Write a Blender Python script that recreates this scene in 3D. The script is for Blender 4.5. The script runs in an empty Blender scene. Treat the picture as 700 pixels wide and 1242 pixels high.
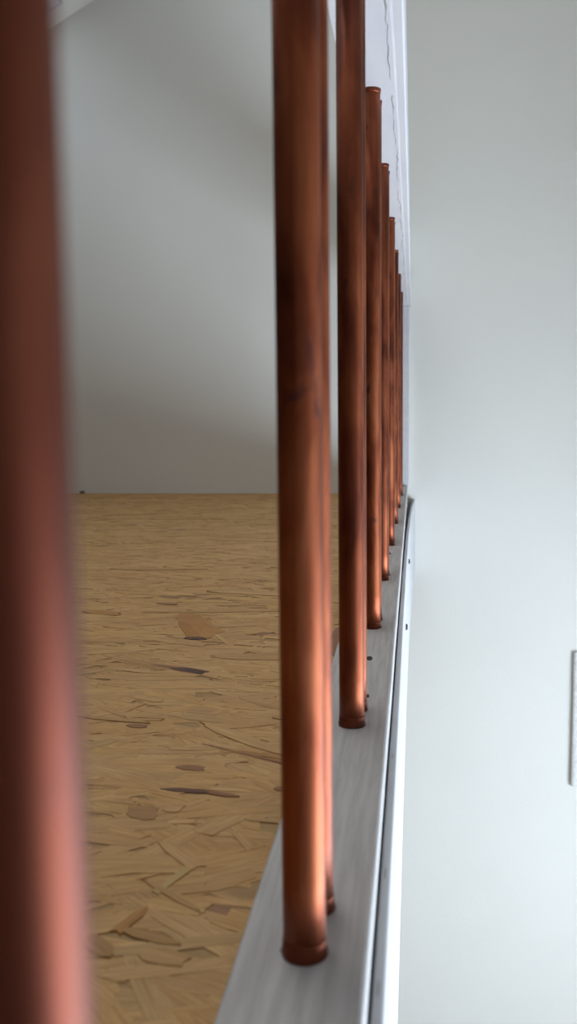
import bpy, math, random
import numpy as np
from mathutils import Matrix, Vector

# ------------------------------------------------------------------ camera
sc = bpy.context.scene
COL = sc.collection
FPX = 1100.0                                   # focal length in pixels of the 700 x 1242 frame
EYE = Vector((0.0, 0.0, 0.318))                # 32 cm above the top of the base rail
a = Vector((502 - 350, 500 - 621, FPX))        # where the rail direction (+Y) vanishes
yd = -(a.x * (465 - 350) + FPX * FPX) / a.y
d = Vector((465 - 350, yd, FPX))               # where the vertical vanishes
aY = a.normalized(); aZ = -d.normalized(); aX = aY.cross(aZ)
if aX.x < 0: aX = -aX
cam_d = bpy.data.cameras.new('camera')
cam = bpy.data.objects.new('camera', cam_d); COL.objects.link(cam)
right = Vector((aX.x, aY.x, aZ.x)); up = -Vector((aX.y, aY.y, aZ.y)); back = -Vector((aX.z, aY.z, aZ.z))
M4 = Matrix((right, up, back)).transposed().to_4x4(); M4.translation = EYE
cam.matrix_world = M4
cam_d.sensor_fit = 'VERTICAL'; cam_d.sensor_height = 36.0
cam_d.lens = FPX / 1242.0 * 36.0
cam_d.clip_start = 0.01
cam_d.dof.use_dof = True
cam_d.dof.focus_distance = 1.45
cam_d.dof.aperture_fstop = 7.6
sc.camera = cam

# ------------------------------------------------------------------ light
w = bpy.data.worlds.new('overcast_sky'); sc.world = w; w.use_nodes = True
w.node_tree.nodes['Background'].inputs[0].default_value = (0.80, 0.90, 1.0, 1)
w.node_tree.nodes['Background'].inputs[1].default_value = 1.0
ADDED_WIN = dict(y0=-0.2, y1=2.8, z0=-2.45, z1=-0.5)     # invented window opening in the right wall, for daylight
XR, XL, YF, YB, ZF, ZC = 2.1, -2.4, 4.0, -3.2, -2.55, 2.75
ld = bpy.data.lights.new('added_window_light', 'AREA'); ld.shape = 'RECTANGLE'  # area lamp added outside the made-up side window
ld.size = ADDED_WIN['z1'] - ADDED_WIN['z0'] + 0.3; ld.size_y = ADDED_WIN['y1'] - ADDED_WIN['y0'] + 0.3
ld.energy = 335; ld.color = (0.74, 0.87, 1.0)
lo = bpy.data.objects.new('added_window_light', ld); COL.objects.link(lo)
lo.location = (XR + 0.22, (ADDED_WIN['y0'] + ADDED_WIN['y1']) / 2, (ADDED_WIN['z0'] + ADDED_WIN['z1']) / 2)
lo.rotation_euler = (0, math.radians(90), 0)
def slope_z(x): return 2.045 + 0.493 * (x + 1.5107)     # attic slope over the deck
ADDED_RW = dict(x0=-0.80, x1=-0.16, y0=0.7, y1=2.2)              # invented roof window in that slope, lights the deck
ld = bpy.data.lights.new('added_roof_light', 'AREA'); ld.shape = 'RECTANGLE'  # area lamp added over the made-up roof window to brighten the deck
ld.size = (ADDED_RW['x1'] - ADDED_RW['x0']) * 1.1; ld.size_y = ADDED_RW['y1'] - ADDED_RW['y0']
ld.energy = 16; ld.color = (1.0, 0.965, 0.90)
lo = bpy.data.objects.new('added_roof_light', ld); COL.objects.link(lo)
lo.location = ((ADDED_RW['x0'] + ADDED_RW['x1']) / 2, (ADDED_RW['y0'] + ADDED_RW['y1']) / 2, slope_z((ADDED_RW['x0'] + ADDED_RW['x1']) / 2) + 0.1)
lo.rotation_euler = (0, -math.atan(0.493), 0)
sc.view_settings.view_transform = 'Standard'
sc.view_settings.look = 'None'
sc.view_settings.gamma = 1.0
sc.view_settings.use_curve_mapping = False
sc.view_settings.exposure = 0.0

# ------------------------------------------------------------------ materials
def new_mat(name):
    m = bpy.data.materials.new(name); m.use_nodes = True
    nt = m.node_tree; b = nt.nodes['Principled BSDF']
    return m, nt, b
def N(nt, kind, **kw):
    n = nt.nodes.new(kind)
    for k, v in kw.items(): setattr(n, k, v)
    return n
def coords(nt, scale, out='Object'):
    tc = N(nt, 'ShaderNodeTexCoord'); mp = N(nt, 'ShaderNodeMapping')
    mp.inputs['Scale'].default_value = scale
    nt.links.new(tc.outputs[out], mp.inputs[0]); return mp.outputs[0]
def noise(nt, vec, scale, detail=3, rough=0.5, dist=0.0):
    n = N(nt, 'ShaderNodeTexNoise'); n.inputs['Scale'].default_value = scale
    n.inputs['Detail'].default_value = detail; n.inputs['Roughness'].default_value = rough
    n.inputs['Distortion'].default_value = dist
    nt.links.new(vec, n.inputs['Vector']); return n.outputs[0]
def ramp(nt, fac, stops):
    r = N(nt, 'ShaderNodeValToRGB'); e = r.color_ramp.elements
    e[0].position, e[0].color = stops[0][0], (*stops[0][1], 1)
    e[1].position, e[1].color = stops[1][0], (*stops[1][1], 1)
    for p, c in stops[2:]:
        k = e.new(p); k.color = (*c, 1)
    nt.links.new(fac, r.inputs[0]); return r.outputs[0]
def mix(nt, fac, c1, c2, mode='MIX'):
    m = N(nt, 'ShaderNodeMix'); m.data_type = 'RGBA'; m.blend_type = mode
    for i, c in ((0, fac), (6, c1), (7, c2)):
        if hasattr(c, 'links'): nt.links.new(c, m.inputs[i])
        elif i == 0: m.inputs[0].default_value = c
        else: m.inputs[i].default_value = (*c, 1)
    return m.outputs[2]
def bump(nt, b, h, strength, dist=0.001):
    n = N(nt, 'ShaderNodeBump'); n.inputs['Strength'].default_value = strength
    n.inputs['Distance'].default_value = dist
    nt.links.new(h, n.inputs['Height']); nt.links.new(n.outputs[0], b.inputs['Normal'])

def mat_wall(name, c1, c2):
    m, nt, b = new_mat(name)
    v = coords(nt, (1, 1, 1))
    nt.links.new(ramp(nt, noise(nt, v, 1.3, 4), [(0.3, c1), (0.7, c2)]), b.inputs['Base Color'])
    b.inputs['Roughness'].default_value = 0.75
    bump(nt, b, noise(nt, v, 120, 3, 0.6), 0.5, 0.0016)
    return m
M_WALL = mat_wall('wall_paint', (0.715, 0.705, 0.665), (0.745, 0.735, 0.695))
M_CEIL = mat_wall('ceiling_paint', (0.84, 0.83, 0.80), (0.87, 0.86, 0.84))
M_DIM = mat_wall('dark_unseen_wall', (0.05, 0.032, 0.024), (0.075, 0.05, 0.035))  # unseen deck walls, coloured dark so the pipes reflect shade

def mat_paint(name, base, streak, scale, bstr):
    m, nt, b = new_mat(name)
    v = coords(nt, scale)
    c = ramp(nt, noise(nt, v, 1.0, 6, 0.6, 0.3), [(0.36, streak), (0.62, base)])
    nt.links.new(c, b.inputs['Base Color'])
    b.inputs['Roughness'].default_value = 0.55
    bump(nt, b, noise(nt, v, 1.0, 6, 0.65, 0.4), bstr, 0.0012)
    return m
M_RAIL = mat_paint('grey_rail_paint', (0.56, 0.54, 0.535), (0.44, 0.42, 0.415), (160, 9, 160), 0.6)
M_WHITE = mat_paint('white_gloss_paint', (0.61, 0.60, 0.63), (0.57, 0.56, 0.60), (40, 6, 40), 0.35)
M_FASCIA = mat_paint('white_board_paint', (0.54, 0.54, 0.57), (0.50, 0.50, 0.53), (30, 5, 30), 0.25)

def mat_plain(name, c, rough=0.6):
    m, nt, b = new_mat(name)
    v = coords(nt, (1, 1, 1))
    nt.links.new(ramp(nt, noise(nt, v, 60, 3), [(0.3, tuple(x * 0.8 for x in c)), (0.7, c)]), b.inputs['Base Color'])
    b.inputs['Roughness'].default_value = rough
    return m
M_BLACK = mat_plain('black_hole', (0.012, 0.012, 0.013), 0.5)
M_CRACK = mat_plain('crack_shadow', (0.34, 0.33, 0.33), 0.9)
M_RUST = mat_plain('brown_debris', (0.10, 0.04, 0.025), 0.7)
M_PANEL = mat_plain('grey_panel', (0.72, 0.72, 0.71), 0.6)
M_FLOOR = mat_plain('lower_floorboards', (0.46, 0.40, 0.34), 0.5)

def mat_copper(name, rbase, dull):
    m, nt, b = new_mat(name)
    oi = N(nt, 'ShaderNodeObjectInfo')
    tc = N(nt, 'ShaderNodeTexCoord'); add = N(nt, 'ShaderNodeVectorMath'); add.operation = 'ADD'
    cmb = N(nt, 'ShaderNodeCombineXYZ')
    mul = N(nt, 'ShaderNodeMath'); mul.operation = 'MULTIPLY'; mul.inputs[1].default_value = 37.0
    nt.links.new(oi.outputs['Random'], mul.inputs[0])
    nt.links.new(mul.outputs[0], cmb.inputs[2]); nt.links.new(mul.outputs[0], cmb.inputs[0])
    nt.links.new(tc.outputs['Object'], add.inputs[0]); nt.links.new(cmb.outputs[0], add.inputs[1])
    def mapped(s):
        mp = N(nt, 'ShaderNodeMapping'); mp.inputs['Scale'].default_value = s
        nt.links.new(add.outputs[0], mp.inputs[0]); return mp.outputs[0]
    blot = noise(nt, mapped((28, 28, 9)), 1.0, 4, 0.55, 0.5)
    streak = noise(nt, mapped((190, 190, 5)), 1.0, 4, 0.6)
    c = ramp(nt, blot, [(0.30, (0.14, 0.034, 0.019)), (0.70, (0.60, 0.20, 0.09)), (0.46, (0.32, 0.083, 0.036)), (0.57, (0.45, 0.13, 0.055))])
    c2 = ramp(nt, streak, [(0.3, (0.66, 0.60, 0.58)), (0.7, (1, 1, 1))])
    col = mix(nt, 1.0, c, c2, 'MULTIPLY')
    spots = ramp(nt, noise(nt, mapped((45, 45, 22)), 1.0, 3, 0.5, 0.3), [(0.66, (0, 0, 0)), (0.74, (1, 1, 1))])
    col = mix(nt, spots, col, (0.13, 0.05, 0.045))
    if dull: col = mix(nt, 0.6, col, (0.17, 0.05, 0.03))
    pa = N(nt, 'ShaderNodeAttribute'); pa.attribute_type = 'OBJECT'; pa.attribute_name = 'patina_and_shade'
    col = mix(nt, pa.outputs['Fac'], col, (0.10, 0.026, 0.016))
    nt.links.new(col, b.inputs['Base Color'])
    b.inputs['Metallic'].default_value = 0.95
    r = N(nt, 'ShaderNodeMapRange'); r.inputs[1].default_value = 0.3; r.inputs[2].default_value = 0.7
    r.inputs[3].default_value = rbase; r.inputs[4].default_value = rbase + 0.14
    nt.links.new(blot, r.inputs[0]); nt.links.new(r.outputs[0], b.inputs['Roughness'])
    bump(nt, b, streak, 0.12, 0.0004)
    return m
M_COPPER = mat_copper('tarnished_copper', 0.41, False)
M_COLLAR = mat_copper('dull_copper', 0.4, True)

def mat_osb():
    m, nt, b = new_mat('oriented_strand_wood')
    at = N(nt, 'ShaderNodeAttribute'); at.attribute_name = 'strand_colour'
    uv = N(nt, 'ShaderNodeUVMap'); uv.uv_map = 'UVMap'
    mp = N(nt, 'ShaderNodeMapping'); mp.inputs['Scale'].default_value = (16, 380, 1)
    nt.links.new(uv.outputs[0], mp.inputs[0])
    g = noise(nt, mp.outputs[0], 1.0, 5, 0.6, 0.2)
    gr = ramp(nt, g, [(0.28, (0.66, 0.58, 0.50)), (0.62, (1.0, 1.0, 1.0))])
    lv = coords(nt, (5, 11, 1))
    lg = ramp(nt, noise(nt, lv, 1.0, 4, 0.6, 0.6), [(0.3, (0.84, 0.79, 0.73)), (0.6, (1.0, 1.0, 1.0))])
    gr = mix(nt, 1.0, gr, lg, 'MULTIPLY')
    nt.links.new(mix(nt, 1.0, at.outputs['Color'], gr, 'MULTIPLY'), b.inputs['Base Color'])
    b.inputs['Roughness'].default_value = 0.62
    bump(nt, b, g, 0.3, 0.0006)
    return m
M_OSB = mat_osb()
M_CORE = mat_plain('strand_board_core', (0.45, 0.28, 0.12), 0.8)
m, nt, b = new_mat('window_glass')
tr = N(nt, 'ShaderNodeBsdfTransparent'); gl = N(nt, 'ShaderNodeBsdfGlossy'); gl.inputs['Roughness'].default_value = 0.02
mx = N(nt, 'ShaderNodeMixShader'); mx.inputs[0].default_value = 0.06
nt.links.new(tr.outputs[0], mx.inputs[1]); nt.links.new(gl.outputs[0], mx.inputs[2])
nt.links.new(mx.outputs[0], nt.nodes['Material Output'].inputs[0]); nt.nodes.remove(b)
M_GLASS = m

# ------------------------------------------------------------------ mesh helpers
class MB:
    def __init__(s): s.v = []; s.f = []
    def box(s, x0, x1, y0, y1, z0, z1):
        n = len(s.v)
        s.v += [(x0,y0,z0),(x1,y0,z0),(x1,y1,z0),(x0,y1,z0),(x0,y0,z1),(x1,y0,z1),(x1,y1,z1),(x0,y1,z1)]
        s.f += [tuple(n + i for i in q) for q in ((0,3,2,1),(4,5,6,7),(0,1,5,4),(1,2,6,5),(2,3,7,6),(3,0,4,7))]
        return s
    def grid_strip(s, rings, closed=True):
        """loft a list of equal-length rings of points"""
        n = len(s.v); k = len(rings[0])
        for r in rings: s.v += [tuple(p) for p in r]
        for i in range(len(rings) - 1):
            for j in range(k if closed else k - 1):
                j2 = (j + 1) % k
                s.f.append((n + i*k + j, n + i*k + j2, n + (i+1)*k + j2, n + (i+1)*k + j))
        if closed:
            s.f.append(tuple(n + j for j in range(k))[::-1])
            s.f.append(tuple(n + (len(rings)-1)*k + j for j in range(k)))
        return s
    def mesh(s, name, mat, smooth=False):
        me = bpy.data.meshes.new(name); me.from_pydata(s.v, [], s.f); me.update()
        me.materials.append(mat)
        if smooth: me.polygons.foreach_set('use_smooth', [True] * len(me.polygons))
        return me
    def build(s, name, mat, parent=None, smooth=False, bevel=0.0):
        o = bpy.data.objects.new(name, s.mesh(name, mat, smooth)); COL.objects.link(o)
        if parent: o.parent = parent
        import bmesh
        bm = bmesh.new(); bm.from_mesh(o.data); bmesh.ops.recalc_face_normals(bm, faces=bm.faces)
        bm.to_mesh(o.data); bm.free()
        if bevel:
            md = o.modifiers.new('bevel', 'BEVEL'); md.width = bevel; md.segments = 2; md.limit_method = 'ANGLE'
        return o
def struct(o, label):
    o['kind'] = 'structure'; o['label'] = label; return o
def tag(o, label, cat, group=None):
    o['label'] = label; o['category'] = cat
    if group: o['group'] = group
    return o
def empty(name, loc):
    o = bpy.data.objects.new(name, None); COL.objects.link(o); o.location = loc
    o.empty_display_size = 0.05; return o

# ------------------------------------------------------------------ the room shell
T = 0.15
DECK_Z, RAIL_L, RAIL_R = -0.036, -0.1035, -0.0252
HEAD_Z = 0.767
xs = (ZC - 2.045) / 0.493 - 1.5107                              # where the attic slope meets the flat ceiling
gable = [(XL - T, ZF), (XR + T, ZF), (XR + T, ZC + .1), (xs, ZC + .1), (XL - T, slope_z(XL - T) + .06)]
struct(MB().grid_strip([[(x, y, z) for x, z in gable] for y in (YF, YF + T)]).build('wall_far', M_WALL), 'pale grey painted wall behind the deck and the stairwell')
struct(MB().box(XL - T, XL, YB, YF, ZF, slope_z(XL) + .03).build('wall_left', M_DIM), 'unseen knee wall left of the deck, coloured dark for the pipe reflections')
wb = MB().box(XL - T, -0.1, YB - T, YB, -0.39, ZC)
struct(wb.build('wall_back_deck', M_DIM), 'unseen wall behind the camera on the deck side, coloured dark for the pipe reflections')
struct(MB().box(-0.1, XR + T, YB - T, YB, ZF, ZC).build('wall_back', M_WALL), 'pale painted wall behind the camera')
g = MB()
g.box(XR, XR + T, YB, ADDED_WIN['y0'], ZF, ZC).box(XR, XR + T, ADDED_WIN['y1'], YF, ZF, ZC)
g.box(XR, XR + T, ADDED_WIN['y0'], ADDED_WIN['y1'], ZF, ADDED_WIN['z0']).box(XR, XR + T, ADDED_WIN['y0'], ADDED_WIN['y1'], ADDED_WIN['z1'], ZC)
struct(g.build('wall_right', M_WALL), 'pale painted wall with an added window opening')
wf = MB(); fw = 0.06
wf.box(XR + .03, XR + .1, ADDED_WIN['y0'], ADDED_WIN['y0'] + fw, ADDED_WIN['z0'], ADDED_WIN['z1']).box(XR + .03, XR + .1, ADDED_WIN['y1'] - fw, ADDED_WIN['y1'], ADDED_WIN['z0'], ADDED_WIN['z1'])
wf.box(XR + .03, XR + .1, ADDED_WIN['y0'] + fw, ADDED_WIN['y1'] - fw, ADDED_WIN['z0'], ADDED_WIN['z0'] + fw).box(XR + .03, XR + .1, ADDED_WIN['y0'] + fw, ADDED_WIN['y1'] - fw, ADDED_WIN['z1'] - fw, ADDED_WIN['z1'])
ym = (ADDED_WIN['y0'] + ADDED_WIN['y1']) / 2
wf.box(XR + .03, XR + .1, ym - .03, ym + .03, ADDED_WIN['z0'] + fw, ADDED_WIN['z1'] - fw)
win = struct(wf.build('added_window', M_WHITE), 'white framed two pane window added in the right wall for daylight')
for y0, y1 in ((ADDED_WIN['y0'] + fw, ym - .03), (ym + .03, ADDED_WIN['y1'] - fw)):
    MB().box(XR + .06, XR + .066, y0, y1, ADDED_WIN['z0'] + fw, ADDED_WIN['z1'] - fw).build('pane', M_GLASS, win)
struct(MB().box(XL - T, XR + T, YB - T, YF + T, ZF - .1, ZF).build('floor', M_FLOOR), 'pale floorboards of the lower room')
# attic ceiling: a slope over the deck, flat above the stairwell
def slab(x0, x1, y0, y1, th, dz=0.0):
    return [[(x0, y, slope_z(x0) + dz), (x1, y, slope_z(x1) + dz), (x1, y, slope_z(x1) + dz + th), (x0, y, slope_z(x0) + dz + th)] for y in (y0, y1)]
RW2 = dict(x0=-2.1, x1=-1.478, y0=3.1, y1=3.89)              # second roof window, by the far wall
s = MB()
for q in ((XL, RW2['x0'], YB, YF), (RW2['x0'], RW2['x1'], YB, RW2['y0']), (RW2['x0'], RW2['x1'], RW2['y1'], YF), (RW2['x1'], ADDED_RW['x0'], YB, YF),
          (ADDED_RW['x1'], xs, YB, YF), (ADDED_RW['x0'], ADDED_RW['x1'], YB, ADDED_RW['y0']), (ADDED_RW['x0'], ADDED_RW['x1'], ADDED_RW['y1'], YF)):
    s.grid_strip(slab(*q, .06))
struct(s.build('ceiling_slope', M_CEIL), 'white sloping attic ceiling over the deck')
f_ = .012
for nm, w_, lab in (('added_roof_window', ADDED_RW, 'white framed roof window added in the slope to light the deck'), ('window_3', RW2, 'roof window in the slope by the far wall, top left')):
    s = MB()
    for q in ((w_['x0'], w_['x0'] + f_, w_['y0'], w_['y1']), (w_['x1'] - f_, w_['x1'], w_['y0'], w_['y1']),
              (w_['x0'] + f_, w_['x1'] - f_, w_['y0'], w_['y0'] + f_), (w_['x0'] + f_, w_['x1'] - f_, w_['y1'] - f_, w_['y1'])):
        s.grid_strip(slab(*q, .06, .0))
    wn = struct(s.build(nm, M_WHITE), lab)
    MB().grid_strip(slab(w_['x0'] + f_, w_['x1'] - f_, w_['y0'] + f_, w_['y1'] - f_, .005, .006)).build('pane', M_GLASS, wn)
struct(MB().box(xs, XR, YB, YF, ZC, ZC + .12).build('ceiling', M_CEIL), 'white flat ceiling above the stairwell')

# ------------------------------------------------------------------ deck of oriented strand board
deck = empty('strand_board_deck', (-1.2, 1.0, -0.39))
tag(deck, 'tan oriented strand board deck beside the grey rail', 'deck')
def child(o, par):
    o.parent = par; o.matrix_parent_inverse = Matrix.Translation(-par.location)
core = MB().box(XL + .004, RAIL_L - .001, YB + .001, YF - .001, -0.39, DECK_Z - .0012).build('board', M_CORE); child(core, deck)

rng = random.Random(11)
PAL = [(0.645, 0.385, 0.148), (0.665, 0.405, 0.162), (0.625, 0.368, 0.135), (0.645, 0.38, 0.14), (0.625, 0.375, 0.152), (0.685, 0.42, 0.175)]
def strand_colour():
    c = rng.choice(PAL); k = rng.uniform(0.95, 1.05)
    q = rng.random()
    if q < 0.035: c = (0.58, 0.36, 0.15)
    elif q < 0.037: c = (0.36, 0.19, 0.085)
    elif q < 0.09: c = (0.66, 0.41, 0.15)
    return tuple(x * k for x in c)
class Strands:
    def __init__(s): s.v = []; s.f = []; s.uv = []; s.col = []
    def add(s, cx, cy, L, W, ang, z, col, taper=None, tilt=None):
        ca, sa = math.cos(ang), math.sin(ang)
        t0, t1 = taper if taper else (rng.uniform(0.25, 0.95), rng.uniform(0.25, 0.95))
        sk = rng.uniform(-.35, .35)
        j_ = [rng.uniform(-.07, .07) for _ in range(4)]
        pts = [(-.5 + j_[0], -.5 * t0), (-.22, -.5 + rng.uniform(0, .12)), (.2, -.5 + rng.uniform(0, .12)), (.5 + j_[1], -.5 * t1), (.5 + j_[2], -.1 * t1), (.44 + j_[1] * .5, .12 * t1),
               (.5 - rng.uniform(0, .06), .5 * t1), (.24, .5 - rng.uniform(0, .14)), (-.18, .5 - rng.uniform(0, .14)), (-.5 + rng.uniform(0, .06), .5 * t0), (-.46 + j_[3], .1 * t0)]
        tl = tilt if tilt is not None else (rng.uniform(-.00035, .00035), rng.uniform(-.0002, .0002))
        n = len(s.v); k = len(pts); u0, v0 = rng.uniform(0, 50), rng.uniform(0, 50)
        top, bot = [], []
        for u, v in pts:
            lx = u * L + v * sk * W; ly = v * W
            x = min(cx + ca * lx - sa * ly, RAIL_L - .001); y = min(cy + sa * lx + ca * ly, YF - .001)
            zz = z + tl[0] * 2 * u + tl[1] * 2 * v
            top.append((x, y, zz)); bot.append((x, y, DECK_Z - .0016)); 
        s.v += top + bot
        s.f.append(tuple(n + j for j in range(k))); s.uv += [(u0 + u * L, v0 + v * W) for u, v in pts]; s.col += [col] * k
        for j in range(k):
            j2 = (j + 1) % k
            s.f.append((n + j, n + k + j, n + k + j2, n + j2))
            dk = tuple(x * .75 for x in col)
            s.uv += [(u0, v0)] * 4; s.col += [dk] * 4
    def build(s, name):
        me = bpy.data.meshes.new(name); me.from_pydata(s.v, [], s.f)
        uv = me.uv_layers.new(name='UVMap'); uv.data.foreach_set('uv', np.array(s.uv, dtype=np.float32).ravel())
        ca = me.color_attributes.new('strand_colour', 'FLOAT_COLOR', 'CORNER')
        ca.data.foreach_set('color', np.array([(*c, 1) for c in s.col], dtype=np.float32).ravel())
        me.materials.append(M_OSB); me.update()
        o = bpy.data.objects.new(name, me); COL.objects.link(o); child(o, deck); return o
S = Strands()
for i in range(17000):
    x = rng.uniform(-2.25, RAIL_L); y = rng.uniform(-0.1, YF)
    if x < -1.75 and y < 3.0 and rng.random() < .6: continue
    L = rng.uniform(.05, .16); W = rng.uniform(.007, .036)
    ang = rng.gauss(0.0, 0.42)
    S.add(x, y, L, W, ang, DECK_Z + rng.uniform(-.0009, -.0001), strand_colour())
bed = S.build('strand_layer'); bed['kind'] = 'stuff'
# the strands that can be picked out one by one in the photograph
DK = (0.11, 0.045, 0.028); BR = (0.34, 0.165, 0.07); OC = (0.53, 0.265, 0.07); TN = (0.57, 0.335, 0.13); CR = (0.67, 0.41, 0.17)
zt = DECK_Z + .0003
for (x0, y0), (x1, y1), W, col, tp in (
    ((-0.447, 1.262), (-0.300, 1.196), .020, TN, (.1, .9)),
    ((-0.375, 1.228), (-0.300, 1.198), .015, BR, (.1, .8)),
    ((-0.340, 1.216), (-0.282, 1.190), .021, DK, (.25, .75)),
    ((-0.420, 1.575), (-0.320, 1.400), .055, OC, (.05, 1.0)),
    ((-0.400, 1.500), (-0.345, 1.385), .022, (0.46, 0.21, 0.05), (.15, .9)),
    ((-0.362, 1.382), (-0.325, 1.380), .020, DK, (.3, .5)),
    ((-0.300, 1.275), (-0.150, 1.290), .040, TN, (.2, .3)),
    ((-0.221, 0.925), (-0.126, 0.880), .006, BR, (.2, .9)),
    ((-0.195, 0.912), (-0.126, 0.893), .008, (0.50, 0.25, 0.07), (.2, .9)),
    ((-0.238, 0.860), (-0.206, 0.858), .014, BR, (.2, .6)),
    ((-0.236, 0.806), (-0.190, 0.803), .010, (0.16, 0.07, 0.04), (.1, .5)),
    ((-0.200, 0.806), (-0.158, 0.796), .008, BR, (.5, .1)),
    ((-0.256, 0.757), (-0.225, 0.752), .030, (0.46, 0.25, 0.095), (.5, .7)),
    ((-0.222, 0.765), (-0.205, 0.765), .018, CR, (.5, .7)),
    ((-0.200, 0.573), (-0.154, 0.559), .012, (0.46, 0.25, 0.085), (.3, .2)),
    ((-0.203, 0.566), (-0.190, 0.602), .010, OC, (.9, .2)),
    ((-0.190, 0.620), (-0.170, 0.672), .009, (0.62, 0.42, 0.16), (.8, .4)),
    ((-0.205, 0.640), (-0.150, 0.600), .007, TN, (.2, .3)),
    ((-0.220, 0.560), (-0.195, 0.540), .016, (0.46, 0.25, 0.085), (.7, .2)),
    ((-0.178, 0.548), (-0.145, 0.540), .018, TN, (.4, .6)),
    ((-0.205, 0.700), (-0.165, 0.660), .016, CR, (.5, .8)),
    ((-0.400, 1.000), (-0.300, 0.985), .010, TN, (.2, .4)),
    ((-0.325, 0.975), (-0.300, 0.972), .014, BR, (.3, .4)),
    ((-0.120, 1.300), (-0.123, 1.480), .016, BR, (.9, .3)),
    ((-0.480, 1.640), (-0.440, 1.630), .018, BR, (.3, .5)),
    ((-0.600, 1.560), (-0.520, 1.540), .030, OC, (.4, .8)),
    ((-0.480, 1.560), (-0.200, 1.600), .022, TN, (.2, .3)),
    ((-0.130, 0.820), (-0.112, 0.815), .012, BR, (.4, .4)),
    ((-0.165, 1.020), (-0.130, 1.015), .016, TN, (.4, .4)),
    ((-0.135, 0.905), (-0.240, 0.990), .020, CR, (.4, .4)),
    ((-0.700, 2.000), (-0.480, 2.020), .030, TN, (.2, .3)),
    ((-0.560, 2.500), (-0.300, 2.480), .030, CR, (.2, .3)),
    ((-0.900, 3.000), (-0.650, 3.020), .050, TN, (.2, .3)),
    ((-0.420, 1.760), (-0.180, 1.720), .026, CR, (.3, .3)),
):
    q = Strands(); L = math.hypot(x1 - x0, y1 - y0)
    q.add((x0 + x1) / 2, (y0 + y1) / 2, L, W, math.atan2(y1 - y0, x1 - x0), zt, col, tp, (.00002, .00002))
    zt += .00002
    q.build('strand')
o = MB().box(-1.52, -1.50, 3.975, 3.998, DECK_Z, DECK_Z + .012).build('wood_chip', M_RUST, bevel=.004)
tag(o, 'tiny dark wood chip at the far edge of the deck by the wall', 'wood chip')

# ------------------------------------------------------------------ base rail, fascia, header, end post
er = random.Random(5)
def wob(y, k, amp): return amp * (math.sin(y * 7.3 + k) + .6 * math.sin(y * 17.1 + 2 * k) + .5 * math.sin(y * 41 + 3 * k)) / 2
rings = []
ny = 150
for i in range(ny + 1):
    y = YB + (YF - YB) * i / ny
    e = wob(y, 1.0, .0007) + er.uniform(-.0003, .0003); l = wob(y, 4.0, .0004)
    rings.append([(RAIL_L + l, y, -.20), (RAIL_L + l, y, -.0016), (RAIL_L + .0014 + l, y, 0), (RAIL_R - .0026 + e, y, 0),
                  (RAIL_R - .0008 + e * .6, y, -.0012), (RAIL_R + e * .3, y, -.0038), (RAIL_R, y, -.20)])
rail = empty('base_rail', (-.064, 0.6, -.20))
tag(rail, 'grey painted timber base rail carrying the copper pipes', 'rail')
body = MB().grid_strip(rings).build('timber', M_RAIL); child(body, rail)
def disc(name, mat, c, rx, ry, h, par, axis='z', n=14):
    g = MB(); rr = []
    for k, (s_, dz) in enumerate(((1.0, -.0008), (1.0, h * .6), (.7, h))):
        ring = []
        for j in range(n):
            t = 2 * math.pi * j / n; u, v = rx * s_ * math.cos(t), ry * s_ * math.sin(t)
            ring.append((c[0] + u, c[1] + v, c[2] + dz) if axis == 'z' else (c[0] + dz, c[1] + u, c[2] + v))
        rr.append(ring)
    o = g.grid_strip(rr).build(name, mat); child(o, par); return o
o = disc('screw_head', M_BLACK, (-.0562, 1.155, 0), .0042, .0075, .0022, rail); o['label'] = 'black screw head'
for x, y, rx, ry in ((-.0503, .996, .0016, .004), (-.0524, 2.04, .003, .008)):
    o = disc('paint_nib', M_RUST, (x, y, 0), rx, ry, .0025, rail, n=8); o['label'] = 'dark speck stuck in the paint'
for x, y, rx, ry in ((-.033, 1.43, .0016, .006), (-.029, 1.43, .001, .004), (-.034, 1.26, .0018, .002), (-.058, .560, .004, .004), (-.052, .552, .003, .003)):
    o = disc('paint_nib', M_WHITE, (x, y, 0), rx, ry, .0006, rail, n=8)

def fas_x(y):
    t = max(0.0, (y - 1.5) / 2.5); return -.0162 + .0035 * t + .0195 * t ** 3
def fas_z(y):
    t = max(0.0, (y - 2.4) / 1.6); return -.031 - .032 * t * t
rings = []
for i in range(81):
    y = YB + (YF - .002 - YB) * i / 80
    x1 = fas_x(y); x0 = x1 - .0075; z1 = fas_z(y) + wob(y, 2.2, .0008)
    rings.append([(x0, y, -.39), (x0, y, z1 - .0008), (x0 + .0008, y, z1), (x1 - .001, y, z1), (x1, y, z1 - .001), (x1, y, -.39)])
fas = empty('fascia_board', (-.02, .6, -.39))
tag(fas, 'thin white fascia board, bowed outward, on the open side below the rail', 'board')
bd = MB().grid_strip(rings).build('panel', M_FASCIA); child(bd, fas)
for y, z in ((1.92, -.139), (2.55, -.100)):
    o = disc('screw_head', M_BLACK, (fas_x(y), y, z), .007, .007, .0042, fas, 'x', 12); o['label'] = 'dark screw head'
for y in (.52, .66, .9):
    o = disc('paint_nib', M_CRACK, (fas_x(y) - .004, y, fas_z(y)), .0006, .009, .0006, fas, n=8)

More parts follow.
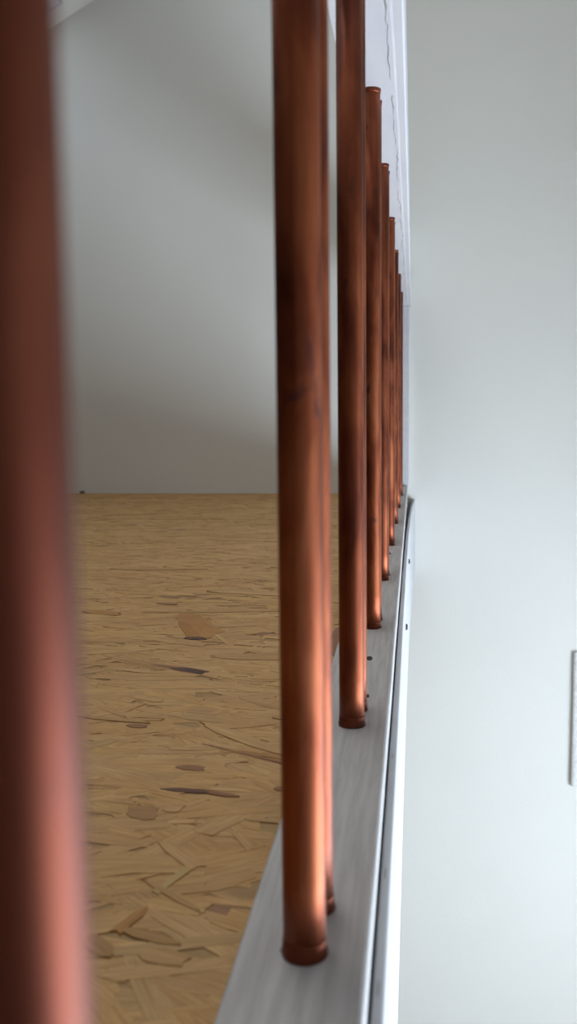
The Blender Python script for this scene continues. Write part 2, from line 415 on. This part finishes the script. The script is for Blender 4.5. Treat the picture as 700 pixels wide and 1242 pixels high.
head = empty('header_beam', (-.06, 1.0, HEAD_Z))
tag(head, 'white painted header beam above, with a cracked paint joint', 'beam')
HL, HR = -.0962, -.0256
rings = []
for i in range(121):
    y = YB + (YF - YB) * i / 120
    e = wob(y, 3.1, .0007)
    rings.append([(HL, y, HEAD_Z + .11), (HL, y, HEAD_Z), (HR - .002 + e, y, HEAD_Z), (HR + .001 + e, y, HEAD_Z + .0008), (-.0150, y, HEAD_Z + .0008), (-.0125, y, HEAD_Z + .003), (-.0125, y, HEAD_Z + .11)])
hb = MB().grid_strip(rings).build('timber', M_WHITE); child(hb, head)
o = MB().box(-.09, -.05, YB + .001, YF - .001, HEAD_Z + .1101, 1.06).build('unseen_light_block', M_WALL); child(o, head)  # added piece, hidden above the header, shades the left wall
# ragged crack along the outer bottom edge
cr = random.Random(9)
y = .85
while y < 3.9:
    L = cr.uniform(.06, .26)
    n = max(4, int(L / .015)); top = []
    g = MB(); rr = []
    x0 = HR - .0055 + cr.uniform(-.0015, .0015)
    for k in range(n + 1):
        yy = y + L * k / n
        wd = (.0001 + cr.uniform(0, .0009)) * math.sin(math.pi * (k + .25) / (n + .5))
        x0 += cr.uniform(-.0016, .0016)
        x0 = min(max(x0, HR - .0085), HR - .003)
        rr.append([(x0 - wd, yy, HEAD_Z + .0012), (x0 - wd, yy, HEAD_Z - .0005), (x0 + wd, yy, HEAD_Z - .0005), (x0 + wd, yy, HEAD_Z + .0012)])
    o = g.grid_strip(rr).build('paint_crack', M_CRACK); child(o, head)
    y += L + cr.uniform(-.01, .06)

post = MB().box(-.1, -.0205, YF - .03, YF - .001, .0005, HEAD_Z - .0005).build('end_post', M_WHITE, bevel=.002)
tag(post, 'flat white painted end post against the far wall', 'post')

# ------------------------------------------------------------------ copper pipes, in pairs
R = 0.01275
H = HEAD_Z
pr = random.Random(3)
def lathe(profile, n, seed=None):
    q = random.Random(seed) if seed is not None else None
    g = MB(); rr = []
    for r, z, jit in profile:
        rr.append([((r + (q.uniform(-jit, jit) if q and jit else 0)) * math.cos(2*math.pi*j/n), (r) * math.sin(2*math.pi*j/n),
                    z + (q.uniform(-jit, jit) if q and jit else 0)) for j in range(n)])
    g.grid_strip(rr); return g
tube_me = lathe([(R, .0005, 0), (R, .05, 0), (R, .25, 0), (R, .5, 0), (R, H - .0005, 0)], 48).mesh('tube', M_COPPER, True)
coll_me = [lathe([(R + .0008, -.0006, .0002), (R + .0014, .0014, .0005), (R + .0007, .0035, .0002), (R + .0004, .0095, 0), (R + .0001, .0105, 0)], 48, s_).mesh('base_collar', M_COLLAR, True) for s_ in (1, 2, 3)]
topc_me = [lathe([(R + .0002, H - .006, 0), (R + .0004, H - .004, .0001), (R + .0009, H + .0004, .0005)], 48, s_).mesh('top_burr', M_COLLAR, True) for s_ in (4, 5)]
ORD = {2: 'second', 3: 'third', 4: 'fourth', 5: 'fifth', 6: 'sixth', 7: 'seventh', 8: 'eighth', 9: 'ninth'}
DIST = {2: .503, 3: .902, 4: 1.329, 5: 1.72, 6: 2.18, 7: 2.61, 8: 3.05, 9: 3.5}
specs = [(.130, -.064, 'out of focus copper pipe nearest the camera at the left edge')]
for n, Y in DIST.items():
    X = -.063 + .0028 * (Y - .5)
    if n == 2:
        la, lb = 'thick looking copper pipe in the middle, with a wide base collar on the near rail', 'copper pipe almost hidden right behind the big middle pipe'
    elif n == 9:
        la, lb = 'farthest copper pipe in view, beside the white end post', 'last copper pipe before the far wall, hidden behind the farthest visible one'
    else:
        la = 'front copper pipe of the %s pair counted from the camera' % ORD[n]
        lb = 'rear copper pipe of the %s pair counted from the camera, mostly hidden' % ORD[n]
    if n == 3: la = 'copper pipe right of the big middle one, in front of the black screw head'
    specs += [(Y, X, la), (Y + .05, X, lb)]
for i, (Y, X, lab) in enumerate(specs):
    e = empty('copper_pipe', (X, Y, 0))
    e.rotation_euler = (0, 0, pr.uniform(-.6, .6))
    tag(e, lab, 'pipe', 'copper pipes of the balustrade')
    for nm, me in (('tube', tube_me), ('base_collar', coll_me[i % 3]), ('top_burr', topc_me[i % 2])):
        o = bpy.data.objects.new(nm, me); COL.objects.link(o); o.parent = e
        o['patina_and_shade'] = 0.85 if i == 0 else pr.uniform(.08, .38)  # random patina; nearest pipe coloured darker in place of a blocked reflection

# ------------------------------------------------------------------ panel on the far wall, lower room
pn = empty('wall_panel', (1.0, YF - .02, -1.33))
tag(pn, 'grey edged panel hung low on the far wall at the right edge', 'panel')
px0, px1, pz0, pz1 = .693, 1.35, -1.335, -.725
fr = MB()
fr.box(px0, px0 + .03, YF - .022, YF - .001, pz0, pz1).box(px1 - .03, px1, YF - .022, YF - .001, pz0, pz1)
fr.box(px0 + .03, px1 - .03, YF - .022, YF - .001, pz0, pz0 + .03).box(px0 + .03, px1 - .03, YF - .022, YF - .001, pz1 - .03, pz1)
o = fr.build('frame', M_PANEL, bevel=.01); child(o, pn)
o = MB().box(px0 + .03, px1 - .03, YF - .018, YF - .001, pz0 + .03, pz1 - .03).build('face', M_WHITE); child(o, pn)
